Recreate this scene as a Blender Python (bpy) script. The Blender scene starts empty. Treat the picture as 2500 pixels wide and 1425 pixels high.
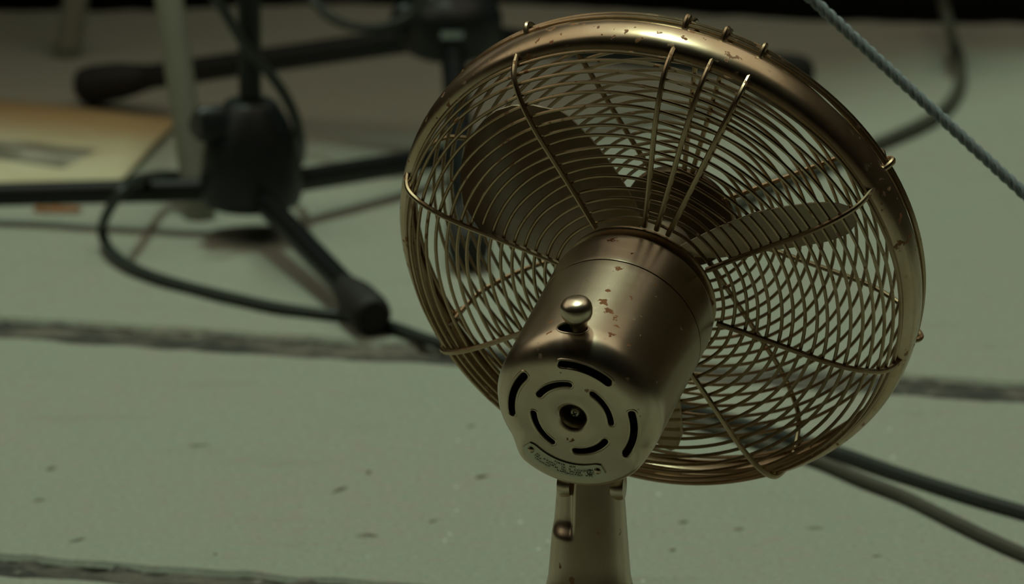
import bpy, bmesh, math, random
from mathutils import Vector, Matrix, noise
R = math.radians
random.seed(7)
scene = bpy.context.scene
col = scene.collection

# ------------------------------------------------------------------ camera
CAM_H, PITCH, FPX, W, H = 1.2, R(15.05), 14000.0, 2500, 1425
cam_d = bpy.data.cameras.new('camera')
cam = bpy.data.objects.new('camera', cam_d); col.objects.link(cam)
cam.location = (0, 0, CAM_H)
cam.rotation_euler = (R(90) - PITCH, 0, 0)
cam_d.sensor_width = 36.0
cam_d.lens = FPX / W * 36.0
cam_d.clip_start = 0.1
cam_d.dof.use_dof = True
cam_d.dof.focus_distance = 3.36
cam_d.dof.aperture_fstop = 10.0
scene.camera = cam
FWD = Vector((0, math.cos(PITCH), -math.sin(PITCH)))
UPV = Vector((0, math.sin(PITCH), math.cos(PITCH)))

# ------------------------------------------------------------------ light
world = bpy.data.worlds.new('world'); scene.world = world
world.use_nodes = True
bg = world.node_tree.nodes['Background']
bg.inputs['Color'].default_value = (0.62, 0.555, 0.415, 1)
bg.inputs['Strength'].default_value = 2.3
sun_d = bpy.data.lights.new('sun', 'SUN')
sun_d.energy = 2.05
sun_d.color = (0.74, 1.0, 0.80)
sun_d.angle = R(6.0)
sun = bpy.data.objects.new('sun', sun_d); col.objects.link(sun)
SUN = Vector((-0.055, 0.165, 1.0)).normalized()
sun.rotation_euler = SUN.to_track_quat('Z', 'Y').to_euler()
vs = scene.view_settings
vs.view_transform = 'Standard'; vs.look = 'None'; vs.gamma = 1.0; vs.exposure = -1.0
vs.use_curve_mapping = False


def ray(px, py):
    return FWD + Vector((1, 0, 0)) * ((px - W / 2) / FPX) + UPV * ((H / 2 - py) / FPX)

def at(px, py, depth):
    """point of the place seen in direction (px, py) of the photo, `depth` metres along the view"""
    return Vector((0, 0, CAM_H)) + ray(px, py) * depth

def pz(px, py, z=0.0):
    """point of the place at height z"""
    r = ray(px, py)
    return Vector((0, 0, CAM_H)) + r * ((z - CAM_H) / r.z)

# ------------------------------------------------------------------ object helpers
def link(name, me, mat, parent=None, mtx=None):
    o = bpy.data.objects.new(name, me); col.objects.link(o)
    if mat is not None:
        me.materials.clear(); me.materials.append(mat)
    if parent is not None:
        o.parent = parent
    if mtx is not None:
        o.matrix_local = mtx
    return o

def tag(o, label=None, cat=None, group=None, kind=None):
    if label: o['label'] = label
    if cat: o['category'] = cat
    if group: o['group'] = group
    if kind: o['kind'] = kind
    return o

def empty(name, loc):
    o = bpy.data.objects.new(name, None); col.objects.link(o)
    o.location = loc; o.empty_display_size = 0.05
    return o

class MB:
    """collects verts and faces of one mesh"""
    def __init__(s): s.v = []; s.f = []
    def add(s, vs_, fs):
        n = len(s.v); s.v += [tuple(v) for v in vs_]; s.f += [tuple(i + n for i in f) for f in fs]; return s
    def mesh(s, name, smooth=True, angle=40):
        me = bpy.data.meshes.new(name); me.from_pydata(s.v, [], s.f); me.update()
        bm = bmesh.new(); bm.from_mesh(me)
        bmesh.ops.remove_doubles(bm, verts=bm.verts, dist=1e-6)
        bmesh.ops.recalc_face_normals(bm, faces=bm.faces)
        for f in bm.faces: f.smooth = smooth
        a = R(angle)
        for e in bm.edges:
            if len(e.link_faces) == 2 and e.calc_face_angle(0) > a: e.smooth = False
        bm.to_mesh(me); bm.free()
        return me

def tube(mb, pts, rad, seg=10, closed=False, caps=True):
    pts = [Vector(p) for p in pts]; n = len(pts)
    rads = rad if isinstance(rad, (list, tuple)) else [rad] * n
    tang = []
    for i in range(n):
        a = pts[(i - 1) % n] if (closed or i > 0) else pts[i]
        b = pts[(i + 1) % n] if (closed or i < n - 1) else pts[i]
        tang.append((b - a).normalized())
    t = tang[0]
    nrm = t.orthogonal().normalized()
    vs_ = []; frames = []
    for i in range(n):
        if i > 0:
            q = tang[i - 1].rotation_difference(tang[i]); nrm = (q @ nrm)
            nrm = (nrm - tang[i] * nrm.dot(tang[i])).normalized()
        frames.append(nrm.copy())
    if closed:
        q = tang[-1].rotation_difference(tang[0]); m = q @ frames[-1]
        tw = math.atan2(frames[0].cross(m).dot(tang[0]), frames[0].dot(m))
        frames = [Matrix.Rotation(-tw * i / n, 3, tang[i]) @ frames[i] for i in range(n)]
    for i in range(n):
        b = tang[i].cross(frames[i])
        for k in range(seg):
            a = 2 * math.pi * k / seg
            vs_.append(pts[i] + (frames[i] * math.cos(a) + b * math.sin(a)) * rads[i])
    fs = []
    m = n if closed else n - 1
    for i in range(m):
        for k in range(seg):
            fs.append((i * seg + k, i * seg + (k + 1) % seg, ((i + 1) % n) * seg + (k + 1) % seg, ((i + 1) % n) * seg + k))
    if not closed and caps:
        fs.append(tuple(range(seg))[::-1]); fs.append(tuple((n - 1) * seg + k for k in range(seg)))
    return mb.add(vs_, fs)

def lathe(mb, prof, seg=48, axis='Z', closed=False, loc=(0, 0, 0)):
    """prof = [(r, h)]; axis Z: h along z; axis Y: h along y, angle measured from +Z towards +X"""
    loc = Vector(loc); vs_ = []; fs = []; n = len(prof)
    for r, h in prof:
        for k in range(seg):
            a = 2 * math.pi * k / seg
            if axis == 'Z': vs_.append(loc + Vector((r * math.cos(a), r * math.sin(a), h)))
            else: vs_.append(loc + Vector((r * math.sin(a), h, r * math.cos(a))))
    for i in range(n if closed else n - 1):
        for k in range(seg):
            j = (i + 1) % n
            fs.append((i * seg + k, i * seg + (k + 1) % seg, j * seg + (k + 1) % seg, j * seg + k))
    if not closed:
        fs.append(tuple(range(seg))); fs.append(tuple((n - 1) * seg + k for k in range(seg)))
    return mb.add(vs_, fs)

def spline(pts, n=8, closed=False):
    pts = [Vector(p) for p in pts]; out = []; m = len(pts)
    rng = m if closed else m - 1
    for i in range(rng):
        p1 = pts[i]; p2 = pts[(i + 1) % m]
        p0 = pts[i - 1] if (closed or i > 0) else p1 * 2 - p2
        p3 = pts[(i + 2) % m] if (closed or i + 2 < m) else p2 * 2 - p1
        for k in range(n):
            t = k / n; t2 = t * t; t3 = t2 * t
            out.append(0.5 * ((2 * p1) + (p2 - p0) * t + (2 * p0 - 5 * p1 + 4 * p2 - p3) * t2 + (3 * p1 - p0 - 3 * p2 + p3) * t3))
    if not closed: out.append(pts[-1])
    return out

def box(mb, lo, hi):
    x0, y0, z0 = lo; x1, y1, z1 = hi
    return mb.add([(x0, y0, z0), (x1, y0, z0), (x1, y1, z0), (x0, y1, z0), (x0, y0, z1), (x1, y0, z1), (x1, y1, z1), (x0, y1, z1)],
                  [(0, 3, 2, 1), (4, 5, 6, 7), (0, 1, 5, 4), (1, 2, 6, 5), (2, 3, 7, 6), (3, 0, 4, 7)])

# ------------------------------------------------------------------ materials
class NT:
    def __init__(s, name):
        s.m = bpy.data.materials.new(name); s.m.use_nodes = True
        s.t = s.m.node_tree; s.b = s.t.nodes['Principled BSDF']
        s.tc = s.t.nodes.new('ShaderNodeTexCoord')
    def n(s, typ, **kw):
        nd = s.t.nodes.new(typ)
        for k, v in kw.items():
            if hasattr(nd, k): setattr(nd, k, v)
        return nd
    def l(s, a, b): s.t.links.new(a, b)
    def noise(s, scale, detail=4, rough=0.55, vec=None, stretch=None, src='Object'):
        nd = s.n('ShaderNodeTexNoise'); nd.inputs['Scale'].default_value = scale
        nd.inputs['Detail'].default_value = detail; nd.inputs['Roughness'].default_value = rough
        v = vec if vec is not None else s.tc.outputs[src]
        if stretch:
            mp = s.n('ShaderNodeMapping'); mp.inputs['Scale'].default_value = stretch
            s.l(v, mp.inputs['Vector']); v = mp.outputs['Vector']
        s.l(v, nd.inputs['Vector']); return nd.outputs['Fac']
    def ramp(s, fac, p0, p1, c0=(0, 0, 0, 1), c1=(1, 1, 1, 1)):
        nd = s.n('ShaderNodeValToRGB'); e = nd.color_ramp.elements
        e[0].position = p0; e[1].position = p1; e[0].color = c0; e[1].color = c1
        s.l(fac, nd.inputs['Fac']); return nd.outputs['Color']
    def mix(s, fac, a, b, mode='MIX'):
        nd = s.n('ShaderNodeMix'); nd.data_type = 'RGBA'; nd.blend_type = mode
        for val, i in ((fac, 0), (a, 6), (b, 7)):
            if isinstance(val, (tuple, float, int)):
                nd.inputs[i].default_value = val if not (isinstance(val, tuple) and len(val) == 3) else (*val, 1)
            else: s.l(val, nd.inputs[i])
        return nd.outputs[2]
    def math(s, op, a, b=0.0):
        nd = s.n('ShaderNodeMath'); nd.operation = op
        for val, i in ((a, 0), (b, 1)):
            if isinstance(val, (float, int)): nd.inputs[i].default_value = val
            else: s.l(val, nd.inputs[i])
        return nd.outputs[0]
    def bump(s, h, strength=0.3, dist=0.001):
        nd = s.n('ShaderNodeBump'); nd.inputs['Strength'].default_value = strength
        nd.inputs['Distance'].default_value = dist
        s.l(h, nd.inputs['Height']); s.l(nd.outputs['Normal'], s.b.inputs['Normal'])
    def set(s, **kw):
        for k, v in kw.items():
            i = s.b.inputs[k.replace('_', ' ')]
            if isinstance(v, tuple): i.default_value = v if len(v) == 4 else (*v, 1)
            elif isinstance(v, (int, float)): i.default_value = v
            else: s.l(v, i)
        return s

def metal_mat(name, base, dark, rough, rust, rscale=70.0, streak=None, rust_lo=0.66, spots=()):
    t = NT(name)
    n1 = t.noise(26, 5, 0.6)
    c = t.mix(t.ramp(n1, 0.35, 0.7), base, dark)
    rn = t.noise(rscale, 3, 0.5)
    big = t.noise(14, 2, 0.5)
    f = t.math('MULTIPLY', t.ramp(rn, rust_lo, rust_lo + 0.035), t.ramp(big, 0.42, 0.6))
    f = t.math('MULTIPLY', f, rust)
    if spots:
        nz = t.n('ShaderNodeTexNoise'); nz.inputs['Scale'].default_value = 330; nz.inputs['Detail'].default_value = 4
        t.l(t.tc.outputs['Object'], nz.inputs['Vector'])
        sub = t.n('ShaderNodeVectorMath'); sub.operation = 'SUBTRACT'; t.l(nz.outputs['Color'], sub.inputs[0]); sub.inputs[1].default_value = (0.5, 0.5, 0.5)
        sc = t.n('ShaderNodeVectorMath'); sc.operation = 'SCALE'; t.l(sub.outputs[0], sc.inputs[0]); sc.inputs['Scale'].default_value = 0.010
        ad = t.n('ShaderNodeVectorMath'); ad.operation = 'ADD'; t.l(t.tc.outputs['Object'], ad.inputs[0]); t.l(sc.outputs[0], ad.inputs[1])
        for cx, cy, cz, rr in spots:
            ds = t.n('ShaderNodeVectorMath'); ds.operation = 'DISTANCE'; t.l(ad.outputs[0], ds.inputs[0]); ds.inputs[1].default_value = (cx, cy, cz)
            f = t.math('MAXIMUM', f, t.math('LESS_THAN', ds.outputs['Value'], rr))
    rc = t.mix(t.noise(180, 2), (0.24, 0.075, 0.025), (0.42, 0.16, 0.045))
    c = t.mix(f, c, rc)
    t.set(Base_Color=c, Metallic=t.math('SUBTRACT', 1.0, f))
    sn = t.noise(60, 4, 0.6, stretch=streak or (1, 1, 1))
    rr = t.math('ADD', t.math('MULTIPLY', sn, 0.14), rough - 0.07)
    t.set(Roughness=t.math('ADD', rr, t.math('MULTIPLY', f, 0.5)))
    t.bump(t.math('ADD', sn, t.math('MULTIPLY', f, 0.8)), 0.08, 0.0006)
    return t.m

M = {}
RUST = [(-0.0057, -0.0587, 0.0501, 0.0028), (0.0082, -0.0868, 0.0497, 0.0022), (-0.0078, -0.1014, 0.0498, 0.0012), (0.0226, -0.1076, 0.0450, 0.0012), (0.0077, -0.1089, 0.0498, 0.0016),
        (0.0083, -0.1201, 0.0497, 0.0030), (0.0149, -0.1273, 0.0481, 0.0030), (0.0199, -0.1302, 0.0463, 0.0020), (-0.0147, -0.1236, 0.0482, 0.0013), (-0.0171, -0.1418, 0.0474, 0.0014),
        (-0.0141, -0.1540, 0.0484, 0.0018), (0.0211, -0.1460, 0.0458, 0.0017), (0.0317, -0.1464, 0.0392, 0.0014), (0.0295, -0.0868, 0.0409, 0.0013), (0.0219, -0.1369, 0.0454, 0.0011),
        (0.0100, -0.0701, 0.0494, 0.0014), (0.0173, -0.0659, 0.0473, 0.0013), (-0.0032, -0.1690, -0.0165, 0.0015)]
M['housing'] = metal_mat('brushed_nickel', (0.61, 0.515, 0.385), (0.52, 0.415, 0.285), 0.30, 0.8, 130, (1, 0.12, 1), 0.68, RUST)
M['wire'] = metal_mat('wire_nickel', (0.48, 0.37, 0.24), (0.32, 0.22, 0.12), 0.33, 0.9, 160, None, 0.62)
M['band'] = metal_mat('band_nickel', (0.58, 0.46, 0.32), (0.44, 0.33, 0.20), 0.30, 1.0, 150, None, 0.62)
M['blade'] = metal_mat('blade_metal', (0.50, 0.43, 0.32), (0.38, 0.31, 0.21), 0.60, 0.8, 60)
M['badge'] = metal_mat('badge_metal', (0.17, 0.12, 0.07), (0.10, 0.07, 0.04), 0.4, 0.6, 90)
M['plate'] = metal_mat('nameplate_metal', (0.58, 0.56, 0.44), (0.48, 0.44, 0.32), 0.42, 0.3, 120)

def plain(name, c, rough=0.5, metallic=0.0, var=0.25, scale=40, bump=0.0, spec=0.5):
    t = NT(name)
    n1 = t.noise(scale, 4, 0.6)
    c2 = tuple(min(1, x * (1 + var)) for x in c); c1 = tuple(x * (1 - var) for x in c)
    t.set(Base_Color=t.mix(n1, c1, c2), Roughness=rough, Metallic=metallic, Specular_IOR_Level=spec)
    if bump: t.bump(n1, bump, 0.001)
    return t.m
M['dark'] = plain('dark_interior', (0.012, 0.010, 0.007), 0.9)
M['ink'] = plain('plate_ink', (0.17, 0.16, 0.11), 0.6, 0.6)
M['blackmetal'] = plain('black_painted_tube', (0.010, 0.012, 0.012), 0.36, 0, 0.3, 60, 0, 0.35)
M['blackplastic'] = plain('black_plastic', (0.014, 0.018, 0.019), 0.40, 0, 0.3, 50, 0.05, 0.4)
M['rubber'] = plain('black_rubber', (0.016, 0.015, 0.013), 0.7, 0, 0.3, 70, 0.1)
M['cable'] = plain('cable_rubber', (0.030, 0.040, 0.032), 0.45, 0, 0.25, 90)
M['cord'] = plain('grey_cord', (0.085, 0.085, 0.062), 0.5, 0, 0.25, 90)
M['pale'] = plain('pale_paint', (0.25, 0.26, 0.20), 0.4, 0, 0.12, 20)
M['unseen_cloth'] = plain('unseen_dark_cloth', (0.055, 0.045, 0.03), 0.9, 0, 0.2, 6)
M['wall'] = plain('unseen_wall_dark', (0.050, 0.040, 0.028), 0.9, 0, 0.3, 5)
M['drape'] = plain('black_cloth', (0.008, 0.008, 0.007), 0.95, 0, 0.4, 8, 0, 0.1)
M['rope'] = plain('rope_fibre', (0.25, 0.29, 0.30), 0.7, 0, 0.35, 300, 0.2)
M['orange'] = plain('orange_wrapper', (0.28, 0.10, 0.02), 0.5, 0, 0.3, 120)
M['chrome'] = plain('chrome_collar', (0.45, 0.50, 0.50), 0.22, 1.0, 0.1, 30)

MARKS = [(1175, 1163, 26, -8, .0022, .8), (830, 1195, 34, -16, .0022, .6), (190, 1318, 40, -9, .0018, .7), (902, 1306, 42, 4, .0018, .8), (900, 1153, 10, 0, .0035, .8), (1058, 1271, 18, -9, .0018, .5),
         (125, 1143, 16, -10, .0028, .5), (96, 1220, 28, -6, .0025, .5), (485, 1087, 50, -2, .0035, .4), (527, 1353, 9, 0, .0022, .7), (1668, 1274, 22, -6, .0022, .6), (1803, 1292, 24, -8, .0025, .4), (1642, 1342, 12, 2, .0024, .8),
         (1150, 1040, 14, -8, .0025, .4), (2333, 1284, 12, 2, .0024, .8), (880, 1310, 30, 7, .0015, .4), (1990, 1289, 40, -2, .003, .35), (2140, 1355, 16, 3, .0024, .6)]
GLINTS = [(1115, 1188), (1115, 1245), (1098, 1302), (1086, 1318), (1314, 1340), (1570, 1418), (1607, 1205), (1338, 1321), (2172, 1047), (2180, 1115), (1118, 1075), (1270, 1274)]
def concrete():
    t = NT('concrete_slab')
    P = t.tc.outputs['Object']
    c = t.mix(t.ramp(t.noise(5, 3), 0.35, 0.65), (0.40, 0.385, 0.325), (0.37, 0.40, 0.335))
    c = t.mix(t.math('MULTIPLY', t.ramp(t.noise(75, 3, 0.6), 0.40, 0.62), 0.75), c, (0.355, 0.415, 0.335))
    c = t.mix(t.math('MULTIPLY', t.ramp(t.noise(48, 3, 0.6, stretch=(1, 1.3, 1)), 0.52, 0.70), 0.6), c, (0.42, 0.37, 0.315))
    c = t.mix(t.ramp(t.noise(230, 3, 0.7), 0.3, 0.72), t.mix(1.0, c, (0.80, 0.80, 0.78), 'MULTIPLY'), t.mix(1.0, c, (1.12, 1.12, 1.12), 'MULTIPLY'))
    c = t.mix(t.math('MULTIPLY', t.ramp(t.noise(700, 1), 0.5, 0.75), 0.25), c, (0.22, 0.20, 0.16))
    # long faint scuffs
    sc = t.ramp(t.noise(22, 3, 0.5, stretch=(0.35, 1.6, 1)), 0.60, 0.72)
    c = t.mix(t.math('MULTIPLY', sc, 0.22), c, (0.26, 0.22, 0.17))
    # dark crumbs and short marks
    vo = t.n('ShaderNodeTexVoronoi'); vo.inputs['Scale'].default_value = 17
    mp = t.n('ShaderNodeMapping'); mp.inputs['Scale'].default_value = (0.45, 1, 1); mp.inputs['Rotation'].default_value = (0, 0, 0.25)
    t.l(P, mp.inputs['Vector']); t.l(mp.outputs['Vector'], vo.inputs['Vector'])
    mk = t.ramp(vo.outputs['Distance'], 0.035, 0.06, (1, 1, 1, 1), (0, 0, 0, 1))
    mk = t.math('MULTIPLY', mk, t.ramp(t.noise(9, 1), 0.50, 0.55))
    c = t.mix(t.math('MULTIPLY', mk, 0.75), c, (0.075, 0.07, 0.045))
    # sparkle of mineral grains, painted in as pale flecks
    v2 = t.n('ShaderNodeTexVoronoi'); v2.inputs['Scale'].default_value = 34; t.l(P, v2.inputs['Vector'])
    fl = t.ramp(v2.outputs['Distance'], 0.028, 0.045, (1, 1, 1, 1), (0, 0, 0, 1))
    fl = t.math('MULTIPLY', fl, t.ramp(t.noise(6, 2), 0.60, 0.63))
    c = t.mix(fl, c, (0.85, 0.88, 0.80))
    # single scuff marks and mineral glints painted as bright spots
    def spot(c, x, y, dx, dy, hw, colr, amt):
        a, e = pz(x - dx / 2, y - dy / 2), pz(x + dx / 2, y + dy / 2); m_ = (a + e) / 2; d = e - a
        mp = t.n('ShaderNodeMapping'); mp.vector_type = 'TEXTURE'
        mp.inputs['Location'].default_value = (m_.x, m_.y, 0); mp.inputs['Rotation'].default_value = (0, 0, math.atan2(d.y, d.x))
        mp.inputs['Scale'].default_value = (d.length / 2, hw, 1)
        ad = t.n('ShaderNodeVectorMath'); ad.operation = 'ADD'; t.l(P, ad.inputs[0])
        sc = t.n('ShaderNodeVectorMath'); sc.operation = 'SCALE'; t.l(wob, sc.inputs[0]); sc.inputs['Scale'].default_value = hw * 1.6
        t.l(sc.outputs[0], ad.inputs[1]); t.l(ad.outputs[0], mp.inputs['Vector'])
        ln = t.n('ShaderNodeVectorMath'); ln.operation = 'LENGTH'; t.l(mp.outputs['Vector'], ln.inputs[0])
        return t.mix(t.math('MULTIPLY', t.ramp(ln.outputs['Value'], 0.6, 1.0, (1, 1, 1, 1), (0, 0, 0, 1)), amt), c, colr)
    nz = t.n('ShaderNodeTexNoise'); nz.inputs['Scale'].default_value = 600; t.l(P, nz.inputs['Vector'])
    sb = t.n('ShaderNodeVectorMath'); sb.operation = 'SUBTRACT'; t.l(nz.outputs['Color'], sb.inputs[0]); sb.inputs[1].default_value = (0.5, 0.5, 0.5)
    wob = sb.outputs[0]
    for x, y, dx, dy, hw, am in MARKS: c = spot(c, x, y, dx * 1.25, dy * 1.25, hw * 1.5, (0.05, 0.045, 0.025), min(1, am * 1.25))
    for x, y in GLINTS: c = spot(c, x, y, 7, 0, 0.0022, (0.9, 0.93, 0.86), 1.0)
    t.set(Base_Color=c, Roughness=0.85, Specular_IOR_Level=0.3)
    t.bump(t.noise(420, 3, 0.7), 0.25, 0.0015)
    return t.m
M['concrete'] = concrete()

def joint():
    t = NT('joint_filler')
    n1 = t.noise(38, 5, 0.65, stretch=(0.5, 1, 1)); n2 = t.noise(90, 4, 0.7, stretch=(0.5, 1, 1))
    c = t.mix(t.ramp(n1, 0.42, 0.62), (0.050, 0.050, 0.042), (0.16, 0.145, 0.115))
    c = t.mix(t.ramp(n2, 0.60, 0.74), c, (0.30, 0.29, 0.24))
    t.set(Base_Color=c, Roughness=0.9); t.bump(n2, 0.6, 0.004)
    return t.m
M['joint'] = joint()

def paper():
    """old newspaper page, x -0.25..0.25, y -0.12..0.12 in its own plane"""
    t = NT('newsprint')
    c = t.mix(t.ramp(t.noise(9, 3), 0.35, 0.7), (0.56, 0.49, 0.29), (0.66, 0.62, 0.42))
    sep = t.n('ShaderNodeSeparateXYZ'); t.l(t.tc.outputs['Object'], sep.inputs[0])
    x, y = sep.outputs[0], sep.outputs[1]
    # browner towards the upper edge of the page
    br = t.ramp(t.math('ADD', y, t.math('MULTIPLY', t.noise(12, 3), 0.08)), 0.075, 0.15)
    c = t.mix(t.math('MULTIPLY', br, 0.75), c, (0.46, 0.30, 0.11))
    # column text: fine grey rows
    wv = t.n('ShaderNodeTexWave'); wv.inputs['Scale'].default_value = 42; wv.bands_direction = 'Y'
    t.l(t.tc.outputs['Object'], wv.inputs['Vector'])
    # printed picture
    def inside(v, a, b):
        return t.math('MULTIPLY', t.math('GREATER_THAN', v, a), t.math('LESS_THAN', v, b))
    pic = t.math('MULTIPLY', inside(x, -0.24, 0.052), inside(y, -0.052, 0.022))
    tone = t.ramp(t.noise(21, 2, 0.4, stretch=(1, 1.5, 1)), 0.42, 0.62)
    pc = t.mix(tone, (0.10, 0.09, 0.07), (0.40, 0.38, 0.30))
    c = t.mix(t.math('MULTIPLY', pic, 0.9), c, pc)
    t.set(Base_Color=c, Roughness=0.85)
    return t.m
M['paper'] = paper()

# ================================================================== SETTING
# ground bed below the slabs
mb = MB(); box(mb, (-6, -6, -0.16), (6, 10, -0.06))
tag(link('floor', mb.mesh('floor', False), M['joint']), kind='structure')
floor = bpy.data.objects['floor']

# joint lines: y as a function of x (measured lines), and their half widths
A1, B1 = pz(0, 797), pz(2500, 957)
A2, B2 = pz(0, 1378), pz(850, 1424)
def lin(a, b):
    k = (b.y - a.y) / (b.x - a.x)
    return lambda x, k=k, a=a: a.y + k * (x - a.x)
j1 = lin(A1, B1)
k1 = (B1.y - A1.y) / (B1.x - A1.x)
off2 = A2.y - j1(A2.x)
JWS = {0: 0.029, 1: 0.022}
def jline(i):
    """i = 0 the farther joint, 1 the nearer joint, 2.. further towards the viewer"""
    return lambda x: j1(x) + off2 * i
def ragged(x, seed, amp=0.0045):
    return amp * (noise.noise((x * 7, seed, 0)) + 0.8 * noise.noise((x * 25, seed, 3)) + 0.5 * noise.noise((x * 80, seed, 5)))
def slab(lo, hi, seed, lo_off=True, hi_off=True, x0=-3.2, x1=3.2, jl=0.022, jh=0.022):
    xs = []
    x = x0
    while x < x1 + 1e-6:
        xs.append(x); x += 0.006 if -0.75 < x < 0.75 else 0.1
    b = MB(); n = len(xs); vs_ = []
    prof = [(0.0035, 0.0), (0.0, -0.004), (-0.001, -0.05)]
    def edge(fn, sgn, sd, ins, z, jw):
        return [(x, fn(x) + sgn * (jw + ragged(x, sd) + ins), z + 0.0012 * noise.noise((x * 30, sd, z * 50))) for x in xs]
    rows = []
    for ins, z in prof[::-1]: rows.append(edge(lo, 1, seed, ins, z, jl) if lo_off else [(x, lo(x), z) for x in xs])
    for ins, z in prof: rows.append(edge(hi, -1, seed + 11.3, ins, z, jh) if hi_off else [(x, hi(x), z) for x in xs])
    for r in rows: vs_ += r
    fs = []
    for i in range(len(rows) - 1):
        for k in range(n - 1):
            fs.append((i * n + k, i * n + k + 1, (i + 1) * n + k + 1, (i + 1) * n + k))
    b.add(vs_, fs)
    me = b.mesh('slab', True, 30)
    return link('concrete_slab', me, M['concrete'], floor)
slab(jline(0), lambda x: 9.5, 1.7, True, False, jl=JWS[0])
for i in range(1, 9):
    slab(jline(i), jline(i - 1), 3.1 * i + 4, jh=JWS.get(i - 1, 0.022))
# rough filler in each joint in view
for i in range(0, 3):
    b = MB(); xs = [-1.2 + 0.008 * k for k in range(301)]; ys = [-0.040 + 0.004 * k for k in range(21)]
    vs_ = [(x, jline(i)(x) + y, -0.0045 + 0.004 * noise.noise((x * 40, y * 90, i)) + 0.003 * noise.noise((x * 130, y * 200, i + 4))) for y in ys for x in xs]
    n = len(xs)
    b.add(vs_, [(a * n + k, a * n + k + 1, (a + 1) * n + k + 1, (a + 1) * n + k) for a in range(len(ys) - 1) for k in range(n - 1)])
    tag(link('joint_filler', b.mesh('joint_filler'), M['joint'], floor), kind='stuff')

# black cloth hanging across the back of the place, its foot resting on the ground
foot = [(-500, 24), (0, 36), (370, 36), (640, 24), (960, 22), (1300, 22), (1600, 38), (1900, 56), (2100, 63), (2500, 70), (3000, 70)]
line = spline([pz(x, y) for x, y in foot], 14)
line = [Vector((-2.4, line[0].y + 0.12, 0))] + line + [Vector((2.4, line[-1].y - 0.1, 0))]
fine = []
for a, c in zip(line[:-1], line[1:]):
    for k in range(6): fine.append(a.lerp(c, k / 6))
fine.append(line[-1])
hs = [0, 0.03, 0.12, 0.3, 0.6, 1.0]
vs_ = []
for h in hs:
    for p in fine:
        w = noise.noise((p.x * 9, h * 0.6, 1)) * 0.022 * (0.6 + h) + noise.noise((p.x * 28, h * 0.5, 5)) * 0.008
        vs_.append((p.x, p.y + 0.035 + w + (0.012 if h == 0 else 0) * -1, h))
n = len(fine)
b = MB(); b.add(vs_, [(i * n + k, i * n + k + 1, (i + 1) * n + k + 1, (i + 1) * n + k) for i in range(len(hs) - 1) for k in range(n - 1)])
o = link('stage_curtain', b.mesh('stage_curtain'), M['drape'])
sm = o.modifiers.new('thickness', 'SOLIDIFY'); sm.thickness = 0.006
tag(o, 'black cloth curtain hanging across the back, its lower edge on the ground', 'curtain')

# unseen cloth awning added over the back, shaped to shade the ground there
ex = [(-4.0, 5.25), (-0.58, 5.37), (-0.2, 5.30), (0.32, 5.68), (4.0, 7.7)]
b = MB()
vs_ = [(x, y, 2.4) for x, y in ex] + [(x, 9.8, 2.4) for x, y in ex]
b.add(vs_, [(k, k + 1, k + 6, k + 5) for k in range(4)])
# second unseen awning, added above the viewpoint to darken reflections in the metal
b.add([(-4, -4, 2.5), (4, -4, 2.5), (4, 3.10, 2.5), (-4, 3.10, 2.5)], [(0, 1, 2, 3)])
o = link('added_awning', b.mesh('added_awning', False), M['unseen_cloth']); tag(o, kind='structure')
sm = o.modifiers.new('thickness', 'SOLIDIFY'); sm.thickness = 0.01
for nm, lo, hi in (('added_wall_right', (1.7, -4, 0), (1.85, 9.5, 2.6)), ('added_wall_rear', (-4, -4.15, 0), (4, -4, 2.5)), ('added_wall_left', (-4.15, -4, 0), (-4, 9.5, 2.6))):  # unseen walls, added to give the metal dark reflections
    b = MB(); box(b, lo, hi)
    tag(link(nm, b.mesh(nm, False), M['wall']), kind='structure')

# ================================================================== THE FAN
rim_c = at(1607.4, 624.5, 3.45)
ang, adir = R(39.99), R(60.64)
ucam = (math.sin(ang) * math.cos(adir), math.sin(ang) * math.sin(adir), math.cos(ang))
U = (Vector((1, 0, 0)) * ucam[0] + UPV * ucam[1] + FWD * ucam[2]).normalized()
XL = Vector((U.y, -U.x, 0)).normalized(); ZL = XL.cross(U)
HEAD = Matrix(((XL.x, U.x, ZL.x, rim_c.x), (XL.y, U.y, ZL.y, rim_c.y), (XL.z, U.z, ZL.z, rim_c.z), (0, 0, 0, 1)))
# head coordinates: X right, Y along the axis (air flow, away from viewer), Z up; rim at Y = 0
RIM = 0.163
neck_w = HEAD @ Vector((0, -0.143, -0.05)) + Vector((-0.003, 0, 0))
fan = empty('desk_fan', (neck_w.x, neck_w.y, 0))
tag(fan, 'rusty nickel-coloured metal fan seen from behind, wire cage and motor', 'fan')
HM = Matrix.Translation((-fan.location.x, -fan.location.y, 0)) @ HEAD
I4 = Matrix.Identity(4)

def polar(r, y, a):   # a: degrees clockwise from up, seen from behind
    return Vector((r * math.sin(R(a)), y, r * math.cos(R(a))))
def ring_mesh(r, y, rad, n=110, seg=7, wob=0.0):
    b = MB()
    ph = random.random() * 100
    pts = []
    for k in range(n):
        a = 360.0 * k / n
        d = wob * noise.noise((math.sin(R(a)) * 2, math.cos(R(a)) * 2, ph))
        pts.append(polar(r + d, y + d, a))
    tube(b, pts, rad, seg, True); return b.mesh('ring_wire')

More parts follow.
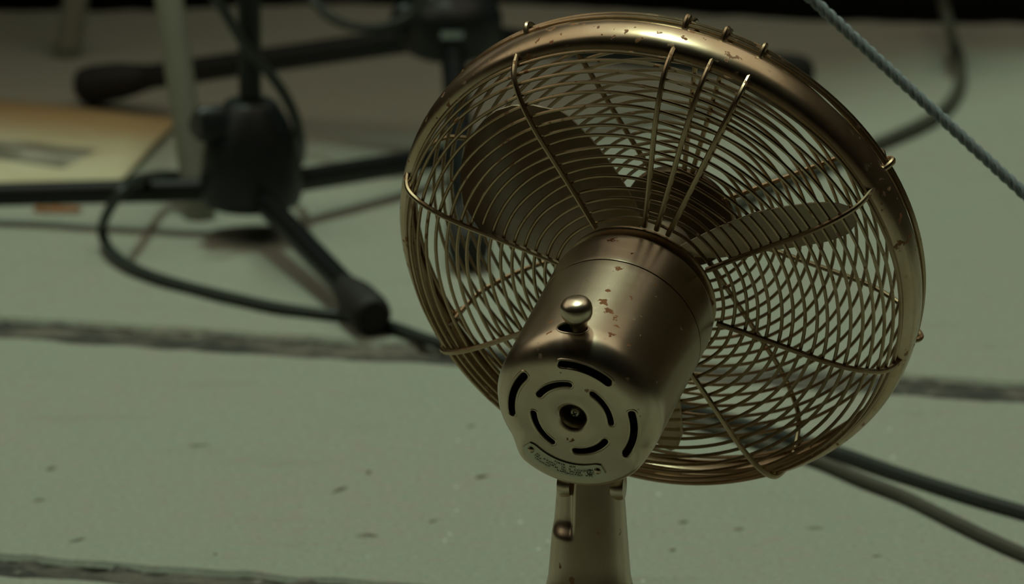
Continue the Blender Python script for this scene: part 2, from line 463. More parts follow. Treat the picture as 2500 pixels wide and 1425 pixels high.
# --- rim band: convex strip clamped round both guards
b = MB()
prof = [(0.1535, -0.0122), (0.1562, -0.0134), (0.1592, -0.0124), (0.1615, -0.0095), (0.1627, -0.005), (0.1632, 0.000), (0.1630, 0.004), (0.1620, 0.0075), (0.1600, 0.0095), (0.1575, 0.0098),
        (0.1575, 0.0085), (0.1595, 0.0082), (0.1608, 0.006), (0.1617, 0.002), (0.1617, -0.003), (0.1610, -0.007), (0.1596, -0.0102), (0.1575, -0.0118), (0.1540, -0.0110)]
lathe(b, prof, 160, 'Y', True)
band = link('rim_band', b.mesh('rim_band'), M['band'], fan, HM)

# --- guards
rear_prof = [(0.160, -0.003), (0.159, -0.010), (0.1562, -0.0205), (0.1515, -0.0275), (0.1430, -0.0325), (0.1320, -0.0360), (0.1163, -0.0382), (0.095, -0.0387), (0.070, -0.0394), (0.050, -0.0405)]
front_prof = [(0.160, 0.003), (0.1590, 0.011), (0.1545, 0.027), (0.1465, 0.0380), (0.1244, 0.0455), (0.100, 0.0458), (0.070, 0.0448), (0.030, 0.0440)]
def along(prof, step_n=40):
    pts = spline([(r, y, 0) for r, y in prof], 24)
    L = [0]
    for a, c in zip(pts[:-1], pts[1:]): L.append(L[-1] + (c - a).length)
    def f(s):
        for i in range(len(L) - 1):
            if L[i + 1] >= s:
                t = (s - L[i]) / max(1e-9, L[i + 1] - L[i]); p = pts[i].lerp(pts[i + 1], t); d = (pts[i + 1] - pts[i]).normalized()
                return p, d
        return pts[-1], (pts[-1] - pts[-2]).normalized()
    return f, L[-1], pts
SP = [19.1 + 45 * k for k in range(8)] + [19.1 - 8.5, 19.1 + 8.5]
def guard(name, prof, sgn, ring_step, wire, spoke, start, r_end_plate, hub_mesh_fn):
    f, L, pts = along(prof)
    g = link(name, hub_mesh_fn(), M['wire'], fan, HM)
    s = start; k = 0
    while s < L - 0.001:
        p, d = f(s)
        inn = Vector((d.y, -d.x, 0)) * sgn       # towards the inside of the cage
        q = p + inn * (spoke + wire - 0.0006)
        link('ring_wire', ring_mesh(q.x, q.y, wire, 120, 7, 0.0012), M['wire'], g); s += ring_step; k += 1
    b = MB()
    tube(b, [Vector((0, p.y, p.x)) for p in pts[::3]], spoke, 8)
    me = b.mesh('spoke')
    for a in SP:
        o = link('spoke', me, M['wire'], g); o.matrix_local = Matrix.Rotation(R(a), 4, 'Y')
    return g
def rear_hub():
    b = MB()
    lathe(b, [(0.030, -0.0430), (0.047, -0.0430), (0.0485, -0.0420), (0.0485, -0.0405), (0.047, -0.0395), (0.030, -0.0390)], 64, 'Y', True)
    lathe(b, [(0.1572, -0.006), (0.1588, -0.004), (0.1572, -0.002), (0.1556, -0.004)], 120, 'Y', True)
    return b.mesh('rear_guard')
def front_hub():
    b = MB()
    for y0, rr in ((0.0125, 0.1612), (0.0165, 0.1606)):
        lathe(b, [(rr + 0.0013 * math.cos(t * math.pi / 3), y0 + 0.0013 * math.sin(t * math.pi / 3)) for t in range(6)], 140, 'Y', True)
    return b.mesh('front_guard')
rear = guard('rear_guard', rear_prof, 1, 0.00705, 0.00112, 0.0017, 0.0075, 0.05, rear_hub)
front = guard('front_guard', front_prof, -1, 0.00705, 0.00112, 0.0016, 0.026, 0.03, front_hub)
# bent-over spoke ends that show above the band
for a in SP:
    b = MB()
    tube(b, spline([polar(0.1575, 0.009, a), polar(0.1625, 0.0125, a), polar(0.1640, 0.0165, a), polar(0.1615, 0.0200, a), polar(0.1575, 0.0215, a)], 5), 0.0019, 8)
    link('spoke_end', b.mesh('spoke_end'), M['wire'], front)
# centre badge of the front guard
b = MB(); lathe(b, [(0.0345, 0.0400), (0.0345, 0.0465), (0.0335, 0.0480), (0.029, 0.0490), (0.012, 0.0505), (0.0005, 0.0508)], 64, 'Y')
link('badge', b.mesh('badge'), M['badge'], front)

# --- blades at rest
b = MB(); lathe(b, [(0.006, -0.040), (0.019, -0.036), (0.021, -0.030), (0.021, 0.006), (0.018, 0.012), (0.008, 0.015), (0.001, 0.0155)], 40, 'Y')
bh = link('blade_hub', b.mesh('blade_hub'), M['blade'], fan, HM)
def blade_mesh():
    b = MB(); nr, nc = 14, 9; top = []; 
    for i in range(nr):
        t = i / (nr - 1); r = 0.017 + t * 0.117
        wdt = 0.017 + 0.027 * math.sin(min(1, t * 1.15) * math.pi * 0.55) * (1 - 0.28 * max(0, t - 0.75) * 4)
        beta = R(48 - 6 * t)
        for j in range(nc):
            u = (j / (nc - 1) - 0.5) * 2
            c = u * wdt
            rr = r - (0.016 * abs(u) ** 2.5 if t > 0.7 else 0) * (t - 0.7) / 0.3
            camber = 0.006 * (1 - u * u)
            x = c * math.cos(beta); y = c * math.sin(beta) + camber - 0.010
            a = x / max(rr, 0.03)
            top.append(Vector((rr * math.sin(a), y, rr * math.cos(a))))
    vs_ = top + [p + Vector((0, 0.0012, 0)) for p in top]; N = nr * nc; fs = []
    for i in range(nr - 1):
        for j in range(nc - 1):
            q = (i * nc + j, i * nc + j + 1, (i + 1) * nc + j + 1, (i + 1) * nc + j)
            fs.append(q); fs.append(tuple(k + N for k in q[::-1]))
    bd = [i for i in range(nc)] + [i * nc + nc - 1 for i in range(1, nr)] + [(nr - 1) * nc + j for j in range(nc - 2, -1, -1)] + [i * nc for i in range(nr - 2, 0, -1)]
    for a, c in zip(bd, bd[1:] + bd[:1]): fs.append((a, c, c + N, a + N))
    b.add(vs_, fs); return b.mesh('blade')
bm_ = blade_mesh()
for a in (-52, 68, 188):
    link('blade', bm_, M['blade'], fan, HM @ Matrix.Rotation(R(a), 4, 'Y'))

# --- motor housing: shell whose rear rounding changes round the axis, ventilation slots cut through
Y_BACK, Y_SEAM, Y_FRONT = -0.1690, -0.0793, -0.0500
R_M = 0.0504
def rear_radius(a):      # a degrees from up
    d = abs((a - 180 + 180) % 360 - 180)          # distance from the bottom direction
    w = 1 - min(1, max(0, (d - 44) / 20)); w = w * w * (3 - 2 * w)
    return (R_M - 0.0008 * w, 0.0172 * (1 - w) + 0.0032 * w)
def shell(thick):
    seg = 144; vs_ = []; rows = 0
    def rowpts(fn):
        return [fn(360.0 * k / seg) for k in range(seg)]
    def outer(i, a):
        ro, rho = rear_radius(a)
        if i < 7:                                 # rounding from back face to wall
            t = i / 6 * math.pi / 2
            return polar(ro - rho + rho * math.sin(t), Y_BACK + rho - rho * math.cos(t), a)
        ys = [Y_BACK + 0.0235, Y_BACK + 0.032, Y_BACK + 0.045, Y_BACK + 0.07, Y_SEAM - 0.0004]
        w = (0, 0.55, 1, 1, 1)[i - 7]
        return polar(ro + (R_M - ro) * w, ys[i - 7], a)
    face = [(0.0072, 0.0095), (0.0078, 0.0022), (0.0088, 0.0007), (0.0110, 0.0), (0.018, 0.0), (0.024, 0.0)]
    R_ = []
    for r, y in face: R_.append(rowpts(lambda a: polar(r, Y_BACK + y, a)))
    for i in range(12): R_.append(rowpts(lambda a: outer(i, a)))
    # inner wall back again
    for i in range(11, -1, -1):
        R_.append(rowpts(lambda a: (lambda p: Vector((p.x * (1 - thick / math.hypot(p.x, p.z)), max(p.y, Y_BACK + thick) if i < 11 else p.y, p.z * (1 - thick / math.hypot(p.x, p.z)))))(outer(i, a))))
    R_.append(rowpts(lambda a: polar(0.0088, Y_BACK + thick, a)))
    R_.append(rowpts(lambda a: polar(0.0086, Y_BACK + 0.0105, a)))
    b = MB(); n = len(R_)
    for r in R_: vs_ += r
    fs = []
    for i in range(n):
        j = (i + 1) % n
        for k in range(seg): fs.append((i * seg + k, i * seg + (k + 1) % seg, j * seg + (k + 1) % seg, j * seg + k))
    b.add(vs_, fs); return b.mesh('motor_housing', True, 50)
def slot_outline(rc, a0, a1, hw, n=14):
    pts = []
    for k in range(n + 1): a = a0 + (a1 - a0) * k / n; pts.append((rc + hw, a))
    out = [(r * math.sin(R(a)), r * math.cos(R(a))) for r, a in pts]
    e = (rc * math.sin(R(a1)), rc * math.cos(R(a1)))
    for k in range(1, 6):
        t = math.pi * k / 6; d = R(a1)
        out.append((e[0] + hw * (math.cos(t) * math.sin(d) + math.sin(t) * math.cos(d)), e[1] + hw * (math.cos(t) * math.cos(d) - math.sin(t) * math.sin(d))))
    for k in range(n + 1): a = a1 + (a0 - a1) * k / n; out.append(((rc - hw) * math.sin(R(a)), (rc - hw) * math.cos(R(a))))
    e = (rc * math.sin(R(a0)), rc * math.cos(R(a0)))
    for k in range(1, 6):
        t = math.pi * k / 6; d = R(a0)
        out.append((e[0] - hw * (math.cos(t) * math.sin(d) + math.sin(t) * math.cos(d)), e[1] - hw * (math.cos(t) * math.cos(d) - math.sin(t) * math.sin(d))))
    return out
SLOTS = [slot_outline(0.0236, c - 27, c + 27, 0.0026) for c in (-25, 65, 155, 245)] + \
        [slot_outline(0.0372, c - 23, c + 23, 0.0029) for c in (19, -68, 103)]
cut = MB()
for s in SLOTS:
    n = len(s)
    cut.add([(x, Y_BACK - 0.01, z) for x, z in s] + [(x, Y_BACK + 0.0165, z) for x, z in s],
            [tuple(range(n)), tuple(range(2 * n - 1, n - 1, -1))] + [(k, (k + 1) % n, n + (k + 1) % n, n + k) for k in range(n)])
KY = Y_BACK + 0.0205       # place of the oscillation knob along the axis
n = 28
cut.add([(0.0092 * math.cos(2 * math.pi * k / n) - 0.0005, KY - 0.0005 + 0.0058 * math.sin(2 * math.pi * k / n), 0.040) for k in range(n)] +
        [(0.0092 * math.cos(2 * math.pi * k / n) - 0.0005, KY - 0.0005 + 0.0058 * math.sin(2 * math.pi * k / n), 0.060) for k in range(n)],
        [tuple(range(n)), tuple(range(2 * n - 1, n - 1, -1))] + [(k, (k + 1) % n, n + (k + 1) % n, n + k) for k in range(n)])
oc = bpy.data.objects.new('cutter', cut.mesh('cutter')); col.objects.link(oc)
om = bpy.data.objects.new('shell', shell(0.0014)); col.objects.link(om)
mod = om.modifiers.new('cut', 'BOOLEAN'); mod.object = oc; mod.operation = 'DIFFERENCE'; mod.solver = 'EXACT'
dg = bpy.context.evaluated_depsgraph_get(); dg.update()
hm = bpy.data.meshes.new_from_object(om.evaluated_get(dg))
bpy.data.objects.remove(oc); bpy.data.objects.remove(om)
hm.name = 'motor_housing'
# rolled lips round the slots
def on_shell(x, z):
    a = math.degrees(math.atan2(x, z)); r = math.hypot(x, z); ro, rho = rear_radius(a)
    d = r - (ro - rho)
    return Y_BACK if d <= 0 else Y_BACK + rho - math.sqrt(max(0, rho * rho - d * d))
lip = MB()
for s in SLOTS:
    tube(lip, [(x, on_shell(x, z) + 0.0006, z) for x, z in s], 0.0009, 8, True)
tube(lip, [(0.0094 * math.cos(2 * math.pi * k / 40) - 0.0005, KY - 0.0005 + 0.006 * math.sin(2 * math.pi * k / 40), math.sqrt(R_M ** 2 - (0.0094 * math.cos(2 * math.pi * k / 40) - 0.0005) ** 2) - 0.0004) for k in range(40)], 0.0007, 6, True)
lm = lip.mesh('slot_lips')
bmj = bmesh.new(); bmj.from_mesh(hm)
for e in bmj.edges:
    if len(e.link_faces) == 2: e.smooth = e.calc_face_angle(0) < R(45)
for f in bmj.faces: f.smooth = True
bmj.from_mesh(lm); bmj.to_mesh(hm); bmj.free()
housing = link('motor_housing', hm, M['housing'], fan, HM)

# front ring of the motor, dark inside, neck to the guard
b = MB(); lathe(b, [(R_M - 0.0014, Y_SEAM + 0.0004), (R_M + 0.0001, Y_SEAM + 0.0006), (R_M + 0.0002, Y_SEAM + 0.0012), (R_M + 0.0002, Y_SEAM + 0.004), (R_M + 0.0002, Y_FRONT - 0.008), (R_M + 0.0002, Y_FRONT - 0.0045), (R_M - 0.0006, Y_FRONT - 0.0018), (R_M - 0.0024, Y_FRONT - 0.0004), (R_M - 0.005, Y_FRONT),
                (0.040, Y_FRONT + 0.0012), (0.034, Y_FRONT + 0.002), (0.032, Y_FRONT + 0.004), (0.030, -0.0425), (0.028, -0.0425), (0.028, Y_FRONT), (0.046, Y_FRONT - 0.004), (0.046, Y_SEAM)], 96, 'Y', True)
link('front_housing', b.mesh('front_housing'), M['housing'], fan, HM)
b = MB(); lathe(b, [(0.0002, Y_BACK + 0.0176), (0.024, Y_BACK + 0.0176), (0.036, Y_BACK + 0.026), (0.0395, Y_BACK + 0.034), (0.0395, Y_SEAM + 0.01), (0.0002, Y_SEAM + 0.012)], 48, 'Y')
link('motor_core', b.mesh('motor_core'), M['dark'], fan, HM)

# recessed screw
b = MB()
lathe(b, [(0.0002, Y_BACK + 0.0040), (0.0019, Y_BACK + 0.0042), (0.0027, Y_BACK + 0.0050), (0.0029, Y_BACK + 0.0062), (0.0029, Y_BACK + 0.0110)], 24, 'Y')
scr = link('screw', b.mesh('screw'), M['plate'], housing)
b = MB()
for a in (20, 110):
    c, s = math.cos(R(a)), math.sin(R(a)); p = []
    for y in (Y_BACK + 0.00385, Y_BACK + 0.0052):
        for x, z in ((-0.0017, -0.00038), (0.0017, -0.00038), (0.0017, 0.00038), (-0.0017, 0.00038)):
            p.append((x * c - z * s, y, x * s + z * c))
    b.add(p, [(0, 1, 2, 3), (7, 6, 5, 4), (0, 4, 5, 1), (1, 5, 6, 2), (2, 6, 7, 3), (3, 7, 4, 0)])
link('screw_cross', b.mesh('screw_cross', False), M['dark'], housing)
b = MB(); lathe(b, [(0.0004, Y_BACK + 0.0101), (0.0085, Y_BACK + 0.0101), (0.0085, Y_BACK + 0.0120), (0.0004, Y_BACK + 0.0120)], 24, 'Y')
link('recess_floor', b.mesh('recess_floor'), M['dark'], housing)

# oscillation knob: stem and mushroom head on top of the motor
b = MB()
kp = [(0.0002, 0.036), (0.0046, 0.036), (0.0046, 0.049), (0.0056, 0.0545), (0.0066, 0.0560), (0.0080, 0.0572), (0.0090, 0.0595), (0.0094, 0.0625), (0.0091, 0.0655), (0.0078, 0.0678), (0.0050, 0.0692), (0.0002, 0.0696)]
lathe(b, kp, 32, 'Z', False, (0.0032, KY, 0))
link('oscillation_knob', b.mesh('oscillation_knob'), M['housing'], housing)

# nameplate with two rivets and worn print
def sector(r0, r1, a0, a1, y0, y1, n=24):
    b = MB(); vs_ = []
    for k in range(n + 1):
        a = a0 + (a1 - a0) * k / n
        e = min(k, n - k) / n; sh = 0.0016 * max(0, 1 - e / 0.06)
        for r, y in ((r0 + sh, y0), (r1 - sh, y0), (r1 - sh, y1), (r0 + sh, y1)): vs_.append(polar(r, y, a))
    fs = [(k * 4 + i, k * 4 + (i + 1) % 4, (k + 1) * 4 + (i + 1) % 4, (k + 1) * 4 + i) for k in range(n) for i in range(4)]
    fs += [(0, 1, 2, 3), tuple(n * 4 + i for i in range(4))[::-1]]
    return b.add(vs_, fs)
b = sector(0.0332, 0.0424, 156, 234, Y_BACK - 0.0009, Y_BACK + 0.0005)
npl = link('nameplate', b.mesh('nameplate', True, 30), M['plate'], housing)
for a in (162, 228):
    b = MB(); c = polar(0.0378, Y_BACK - 0.0009, a)
    vs_ = []
    lathe(b, [(0.0022, 0.0004), (0.0021, -0.0004), (0.0014, -0.0011), (0.0002, -0.0013)], 16, 'Y', False, c)
    tag(link('rivet', b.mesh('rivet'), M['band'], housing), 'dull rivet')
random.seed(3)
b = MB()
def dash(r, a0, a1, w):
    q = sector(r - w / 2, r + w / 2, a0, a1, Y_BACK - 0.00105, Y_BACK - 0.0008, 6); b.add(q.v, q.f)
for row, (r, w) in enumerate(((0.0348, 0.0011), (0.0370, 0.0007), (0.0387, 0.0007), (0.0403, 0.0007))):
    a = 222 if row else 204
    while a > (168 if row else 183):
        L = random.uniform(0.7, 2.6); 
        if random.random() < 0.75: dash(r + random.uniform(-0.0002, 0.0002), a - L, a, w * random.uniform(0.4, 1))
        a -= L + random.uniform(0.4, 1.0)
tag(link('plate_print', b.mesh('plate_print', False), M['ink'], housing), 'worn illegible print on the nameplate')
# the one letter that can still be read
cu = bpy.data.curves.new('letter', 'FONT'); cu.body = 'C'; cu.size = 0.0055; cu.extrude = 0.0001; cu.align_x = 'CENTER'
ot = bpy.data.objects.new('tmp', cu); col.objects.link(ot); dg = bpy.context.evaluated_depsgraph_get(); dg.update()
lm = bpy.data.meshes.new_from_object(ot.evaluated_get(dg)); bpy.data.objects.remove(ot)
o = link('letter', lm, M['ink'], housing)
o.matrix_local = Matrix.Translation(polar(0.0400, Y_BACK - 0.00115, 170)) @ Matrix.Rotation(R(-9), 4, 'Y') @ Matrix.Rotation(R(90), 4, 'X')

# --- neck and base (upright, in world directions)
nx, ny = 0.0, 0.0
def oval(hx, hy, z, n=40, p=2.6, cx=0.0, cy=0.0):
    out = []
    for k in range(n):
        a = 2 * math.pi * k / n; c, s = math.cos(a), math.sin(a)
        out.append(Vector((cx + hx * math.copysign(abs(c) ** (2 / p), c), cy + hy * math.copysign(abs(s) ** (2 / p), s), z)))
    return out
def loft(mb, rows):
    n = len(rows[0]); vs_ = [p for r in rows for p in r]
    fs = [(i * n + k, i * n + (k + 1) % n, (i + 1) * n + (k + 1) % n, (i + 1) * n + k) for i in range(len(rows) - 1) for k in range(n)]
    fs += [tuple(range(n))[::-1], tuple((len(rows) - 1) * n + k for k in range(n))]
    return mb.add(vs_, fs)
yaw = Matrix.Rotation(-math.atan2(U.x, U.y) * 0.6, 4, 'Z')
def dent(v):
    """pressed hollow on the left rear of the neck"""
    z = v.z; f = 1 - min(1, max(0, (0.1945 - z) / 0.0095)); f = f * f * (3 - 2 * f)
    if v.x < -0.0062 and v.y < 0.002 and f > 0:
        v.y += 0.0050 * f * min(1, (-0.0062 - v.x) / 0.0022)
    return v
zt = neck_w.z
rows = []
zz = [0.128, 0.134, 0.140, 0.146, 0.150, 0.154, 0.160, 0.170, 0.178, 0.181, 0.183, 0.1845, 0.186, 0.1875, 0.189, 0.1905, 0.193, 0.196, 0.199, 0.205, 0.215, 0.230, zt + 0.008]
for z in zz:
    w = 0.0185 + max(0, 0.235 - z) * 0.075
    if z < 0.162: w += (0.162 - z) ** 2 * 14
    rows.append([yaw @ dent(p) for p in oval(w, w * 0.82, z, 120, 2.5)])
b = MB(); loft(b, rows)
link('neck', b.mesh('neck', True, 60), M['housing'], fan)
b = MB()
lathe(b, [(0.0002, 0.150), (0.022, 0.1495), (0.0275, 0.143), (0.031, 0.130), (0.036, 0.105), (0.046, 0.075), (0.066, 0.046), (0.090, 0.031), (0.104, 0.024), (0.110, 0.014), (0.110, 0.003), (0.107, 0.0), (0.0002, 0.0)], 64)
link('base', b.mesh('base'), M['housing'], fan)
# tilt joint: yoke ear and knurled screw either side
for sx, nm in ((-1, 'tilt_screw'), (1, 'tilt_nut')):
    b = MB()
    cz = zt - 0.0125
    pr = [(0.0002, 0.0), (0.0075, 0.0), (0.0080, 0.0015), (0.0080, 0.0055), (0.0072, 0.0075), (0.0002, 0.0080)]
    vs0 = MB(); lathe(vs0, pr, 20, 'Z')
    mt = yaw @ Matrix.Translation((0.0145 if sx > 0 else -0.0098, -0.006, cz)) @ Matrix.Rotation(R(90 * sx), 4, 'Y')
    b.add([mt @ Vector(v) for v in vs0.v], vs0.f)
    link(nm, b.mesh(nm), M['housing'], fan)
b = MB()
tube(b, [yaw @ Vector((0, 0, zt - 0.012)), yaw @ Vector((0, 0.001, zt + 0.030))], 0.013, 20)
link('yoke', b.mesh('yoke'), M['housing'], fan)

# ================================================================== MICROPHONE STANDS
def stand(name, G, feet, apex, hub_prof, hub_z0, leg_r, pole_r, foot_r, knob_at, label):
    root = empty(name, (G.x, G.y, 0)); tag(root, label, 'microphone stand', 'tripod microphone stands')
    b = MB(); lathe(b, [(r, z) for r, z in hub_prof], 40)
    hub = link('hub', b.mesh('hub', True, 50), M['blackplastic'], root)
    b = MB(); tube(b, [(0, 0, hub_z0), (0, 0, 1.05)], pole_r, 20)
    link('pole', b.mesh('pole'), M['blackmetal'], root)
    for f in feet:
        d = Vector((f.x, f.y, 0)); dn = d.normalized(); L = d.length
        A = dn * 0.022 + Vector((0, 0, apex - (apex - foot_r) * 0.022 / L)); B = dn * (L - 0.03) + Vector((0, 0, foot_r + (apex - foot_r) * 0.03 / L))
        b = MB(); tube(b, [A, B], leg_r, 16)
        leg = link('leg', b.mesh('leg'), M['blackmetal'], root)
        ax = (B - A).normalized()
        e0 = B - ax * 0.042
        pts = [e0, e0 + ax * 0.006, e0 + ax * 0.012, e0 + ax * 0.03, e0 + ax * 0.062, e0 + ax * 0.070, e0 + ax * 0.073]
        b = MB(); tube(b, pts, [leg_r * 1.08, leg_r * 1.12, leg_r * 1.25, foot_r * 0.95, foot_r, foot_r * 0.93, foot_r * 0.75], 18)
        link('rubber_foot', b.mesh('rubber_foot'), M['rubber'], leg)
    # clamp knob with lobes
    c, dirn, rr, ln = knob_at
    dirn = Vector(dirn).normalized(); c = Vector(c); q = dirn.orthogonal().normalized(); p2 = dirn.cross(q)
    b = MB(); n = 30; vs_ = []
    for h, s in ((0, 0.55), (ln * 0.25, 0.6), (ln * 0.32, 1.0), (ln * 0.85, 1.0), (ln, 0.85)):
        for k in range(n):
            a = 2 * math.pi * k / n; r = rr * s * (1 + (0.12 * math.cos(3 * a) if s > 0.8 else 0))
            vs_.append(c + dirn * h + (q * math.cos(a) + p2 * math.sin(a)) * r)
    fs = [(i * n + k, i * n + (k + 1) % n, (i + 1) * n + (k + 1) % n, (i + 1) * n + k) for i in range(4) for k in range(n)] + [tuple(range(n)), tuple(4 * n + k for k in range(n))]
    b.add(vs_, fs); link('clamp_knob', b.mesh('clamp_knob'), M['blackplastic'], hub)
    return root, hub

G1 = pz(615, 575)
f0 = pz(912, 822) - G1
L1 = math.hypot(f0.x, f0.y); a0 = math.atan2(f0.y, f0.x)
feet1 = [Vector((math.cos(a0 + R(d)) * L1, math.sin(a0 + R(d)) * L1, 0)) for d in (0, 120, 240)]
s1, hub1 = stand('microphone_stand', G1, feet1, 0.041,
    [(0.001, 0.026), (0.034, 0.026), (0.040, 0.029), (0.0425, 0.036), (0.0428, 0.050), (0.0415, 0.066), (0.0375, 0.084), (0.0315, 0.099), (0.0255, 0.109), (0.0225, 0.114), (0.019, 0.1165), (0.001, 0.1168)],
    0.1, 0.0102, 0.0096, 0.0165, ((-0.016, -0.010, 0.100), (-0.88, -0.45, 0.02), 0.0145, 0.032),
    'black tripod microphone stand with rounded hub, nearest stand, left of the fan')

G2 = Vector((-0.053, 4.936, 0))
feet2 = [pz(200, 258) - G2, pz(1965, 228) - G2, pz(1145, 668) - G2]
s2, hub2 = stand('microphone_stand', G2, feet2, 0.108,
    [(0.001, 0.088), (0.030, 0.088), (0.040, 0.093), (0.0445, 0.103), (0.0445, 0.125), (0.040, 0.137), (0.030, 0.143), (0.022, 0.150), (0.021, 0.200), (0.001, 0.2005)],
    0.15, 0.0115, 0.0150, 0.0180, ((-0.018, 0.0, 0.118), (-0.95, -0.3, 0.1), 0.016, 0.034),
    'larger black tripod microphone stand farther back, behind the left of the fan')
b = MB(); lathe(b, [(0.0215, 0.104), (0.0225, 0.104), (0.0225, 0.1105), (0.0215, 0.1105)], 40, 'Z', True)
# metal clip on the second hub, plus a bright bar standing in for a glint
b = MB(); tube(b, [(0.000, -0.0450, 0.1185), (0.000, -0.0465, 0.1185)], 0.0005, 6)
b = MB(); box(b, (-0.009, -0.0468, 0.1140), (0.0105, -0.043, 0.1205))
link('hub_clip', b.mesh('hub_clip', False), M['chrome'], hub2)
b = MB(); tube(b, [(-0.017, -0.017, 0.128), (-0.018, -0.017, 0.185)], 0.0055, 14)
link('glint_bar', b.mesh('glint_bar'), M['chrome'], hub2)

# ================================================================== CABLES
def cable(name, pts, rad, mat, label, n=10, group=None):
    b = MB(); tube(b, spline(pts, n), rad, 10)
    o = link(name, b.mesh(name), M[mat])
    return tag(o, label, 'cable', group)
c1 = [at(470, -90, 4.70), at(530, 0, 4.72), at(600, 112, 4.735), at(655, 175, 4.74), at(700, 240, 4.75), at(728, 310, 4.775), at(733, 380, 4.86),
      at(705, 418, 4.895), at(600, 428, 4.91), at(490, 433, 4.885), pz(400, 428, 0.030), pz(335, 440, 0.054), pz(297, 468, 0.058), pz(262, 520, 0.036), pz(250, 565, 0.014), pz(272, 615, 0.008), pz(340, 660, 0.0065),
      pz(450, 697, 0.005), pz(640, 742, 0.005), pz(760, 762, 0.005), pz(846, 771, 0.0048), pz(915, 785, 0.005), pz(975, 803, 0.005), pz(1070, 836, 0.005), pz(1250, 880, 0.005), pz(1450, 925, 0.005), pz(1650, 985, 0.0053), pz(1850, 1045, 0.0053),
      pz(2040, 1102, 0.005), pz(2200, 1158, 0.005), pz(2350, 1206, 0.005), pz(2500, 1250, 0.005), pz(2800, 1335, 0.005)]
n1 = len(c1)
b = MB(); sp = spline(c1, 10); tube(b, sp, [0.0045 + 0.0006 * min(1, max(0, (i - 190) / 60)) for i in range(len(sp))], 10)
tag(link('microphone_cable', b.mesh('microphone_cable'), M['cable']), 'dark green cable from the nearest stand, looping on the ground and passing behind the fan', 'cable')
cable('power_cord', [pz(1180, 925, 0.0048), pz(1350, 950, 0.0048), pz(1520, 982, 0.0048), pz(1700, 1030, 0.0048), pz(1850, 1078, 0.0048), pz(1995, 1124, 0.0048), pz(2100, 1168, 0.0048), pz(2200, 1208, 0.0048), pz(2290, 1252, 0.0048),
                    pz(2400, 1306, 0.0048), pz(2500, 1352, 0.0048), pz(2750, 1460, 0.0048)], 0.0046, 'cord', 'greyish brown cord on the ground at lower right, nearer of two parallel cords')
cable('microphone_cable', [at(2290, -110, 5.49), at(2302, 0, 5.53), pz(2320, 72, 0.045), pz(2331, 115, 0.0075), pz(2342, 140, 0.0062), pz(2345, 190, 0.0062), pz(2330, 235, 0.0062), pz(2285, 282, 0.0062), pz(2200, 326, 0.0062), pz(2110, 364, 0.0062), pz(2000, 410, 0.0062), pz(1880, 455, 0.0062), pz(1760, 520, 0.0062)],
      0.0056, 'cord', 'grey cable coming down from the black curtain behind the rope')
gx = lambda px, py, z: pz(px, py, z)
cable('microphone_cable', [at(700, -70, 5.05), at(760, -5, 5.04), at(800, 38, 5.02), at(850, 62, 5.00), at(905, 68, 4.985), at(960, 58, 4.98), at(1010, 30, 4.98), at(1040, -40, 4.98), at(1050, -200, 4.98)],
      0.0042, 'cable', 'thin black cable sagging in a curve beside the farther stand')

# ================================================================== ROPE
ra, rb = at(1985, 0, 3.62), at(2500, 472, 3.60)
d = (rb - ra).normalized(); L = (rb - ra).length
p0 = ra - d * 0.75; p1 = ra + d * ((0 - ra.z) / d.z)
tot = (p1 - p0).length
q = d.orthogonal().normalized(); q2 = d.cross(q)
rope = empty('rope', p1)
tag(rope, 'pale blue twisted rope stretched diagonally at upper right', 'rope')
for s in range(3):
    pts = []
    n = int(tot / 0.0022)
    for k in range(n + 1):
        t = tot * k / n; a = 2 * math.pi * (t / 0.021 + s / 3)
        pts.append(p0 + d * t + (q * math.cos(a) + q2 * math.sin(a)) * 0.0022 - p1)
    b = MB(); tube(b, pts, 0.0019, 7)
    link('strand', b.mesh('strand'), M['rope'], rope)

# ================================================================== CHAIR (only its legs reach into the picture)
fl = pz(487, 530); ft = pz(413, 0, 0.173)
rl = pz(166, 138); rt = pz(200, 0, 0.06)
chair = empty('folding_chair', (fl.x, fl.y, 0))
tag(chair, 'pale painted tube-legged chair at upper left, only its legs in view', 'chair')
def upto(a, b_, z): return a + (b_ - a) * ((z - a.z) / (b_.z - a.z))
rt2 = Vector((rl.x + (rt.x - rl.x) * 0.5, rl.y + 0.02, 0.06))
side = Vector((-0.44, -0.06, 0))
for off in (Vector((0, 0, 0)), side):
    for a, c, ztop in ((fl, ft, 0.46), (rl, rt2, 0.46)):
        top = upto(a, c, ztop)
        b = MB(); tube(b, [a + off - chair.location, top + off - chair.location], 0.0122, 18)
        leg = link('leg', b.mesh('leg'), M['pale'], chair)
        b = MB(); e = a + off - chair.location
        lathe(b, [(0.0126, 0.0), (0.0138, 0.003), (0.0134, 0.016), (0.0126, 0.018)], 18, 'Z', False, e)
        link('leg_cap', b.mesh('leg_cap'), M['pale'], leg)
tf, tr = upto(fl, ft, 0.46), upto(rl, rt2, 0.46)
for off in (Vector((0, 0, 0)), side):
    b = MB(); tube(b, [tf + off - chair.location, tr + off - chair.location], 0.010, 14)
    link('seat_rail', b.mesh('seat_rail'), M['pale'], chair)
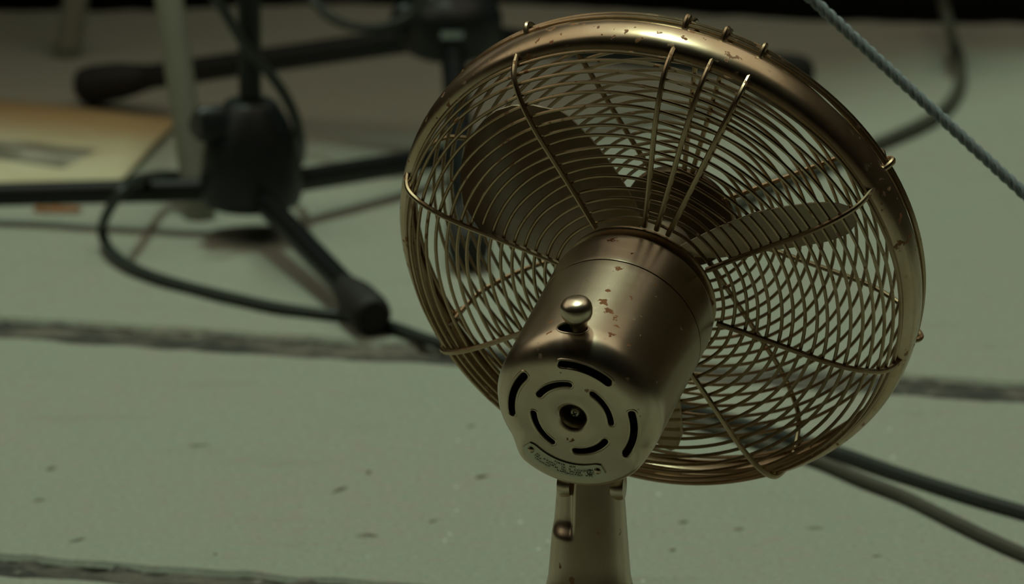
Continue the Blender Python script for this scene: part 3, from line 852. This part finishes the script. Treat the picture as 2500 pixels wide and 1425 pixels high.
for k in range(6):
    t = 0.42 + 0.58 * (k + 0.5) / 6
    c0 = tf.lerp(tr, t); c1_ = c0 + side
    dv = (tr - tf).normalized() * ((tr - tf).length * 0.58 / 6 * 0.43)
    b = MB()
    P4 = [c0 - dv, c0 + dv, c1_ + dv, c1_ - dv]
    b.add([p - chair.location + Vector((0, 0, 0.0)) for p in P4] + [p - chair.location + Vector((0, 0, 0.014)) for p in P4],
          [(3, 2, 1, 0), (4, 5, 6, 7), (0, 1, 5, 4), (1, 2, 6, 5), (2, 3, 7, 6), (3, 0, 4, 7)])
    link('seat_slat', b.mesh('seat_slat', False), M['unseen_cloth'], chair)

# ================================================================== LITTER
tl, tr_, br_, bl_ = pz(-190, 240), pz(446, 300), pz(276, 476), pz(-330, 478)
cen = pz(90, 375); ex_ = (tr_ - tl).normalized(); ey_ = Vector((-ex_.y, ex_.x, 0))
def loc2(p): v = p - cen; return (v.dot(ex_), v.dot(ey_))
C4 = [loc2(p) for p in (bl_, br_, tr_, tl)]
b = MB(); nu, nv = 26, 12; vs_ = []
for j in range(nv + 1):
    for i in range(nu + 1):
        u, v = i / nu, j / nv
        x = (1 - v) * ((1 - u) * C4[0][0] + u * C4[1][0]) + v * ((1 - u) * C4[3][0] + u * C4[2][0])
        y = (1 - v) * ((1 - u) * C4[0][1] + u * C4[1][1]) + v * ((1 - u) * C4[3][1] + u * C4[2][1])
        z = 0.003 + 0.003 * noise.noise((x * 9, y * 9, 2)) + (0.003 * max(0, u - 0.86) / 0.14 if u > 0.86 else 0)
        vs_.append((x, y, max(0.0012, z)))
b.add(vs_, [(j * (nu + 1) + i, j * (nu + 1) + i + 1, (j + 1) * (nu + 1) + i + 1, (j + 1) * (nu + 1) + i) for j in range(nv) for i in range(nu)])
o = link('newspaper', b.mesh('newspaper'), M['paper'])
o.matrix_world = Matrix(((ex_.x, ey_.x, 0, cen.x), (ex_.y, ey_.y, 0, cen.y), (0, 0, 1, 0.001), (0, 0, 0, 1)))
sm = o.modifiers.new('thickness', 'SOLIDIFY'); sm.thickness = 0.0008
tag(o, 'yellowed newspaper page with a printed picture lying on the ground at left', 'newspaper')
c = pz(140, 516); b = MB(); vs_ = []
for i in range(9):
    for j in range(4):
        x = (i / 8 - 0.5) * 0.040; y = (j / 3 - 0.5) * 0.020 * (1 - 0.5 * abs(i / 4 - 1) ** 2)
        vs_.append((x, y, 0.0015 + 0.003 * abs(noise.noise((i * 0.7, j * 0.9, 8)))))
b.add(vs_, [(i * 4 + j, (i + 1) * 4 + j, (i + 1) * 4 + j + 1, i * 4 + j + 1) for i in range(8) for j in range(3)])
o = link('wrapper_scrap', b.mesh('wrapper_scrap'), M['orange']); o.location = c
sm = o.modifiers.new('thickness', 'SOLIDIFY'); sm.thickness = 0.0006
tag(o, 'small orange wrapper scrap on the ground under the left stand leg', 'scrap')
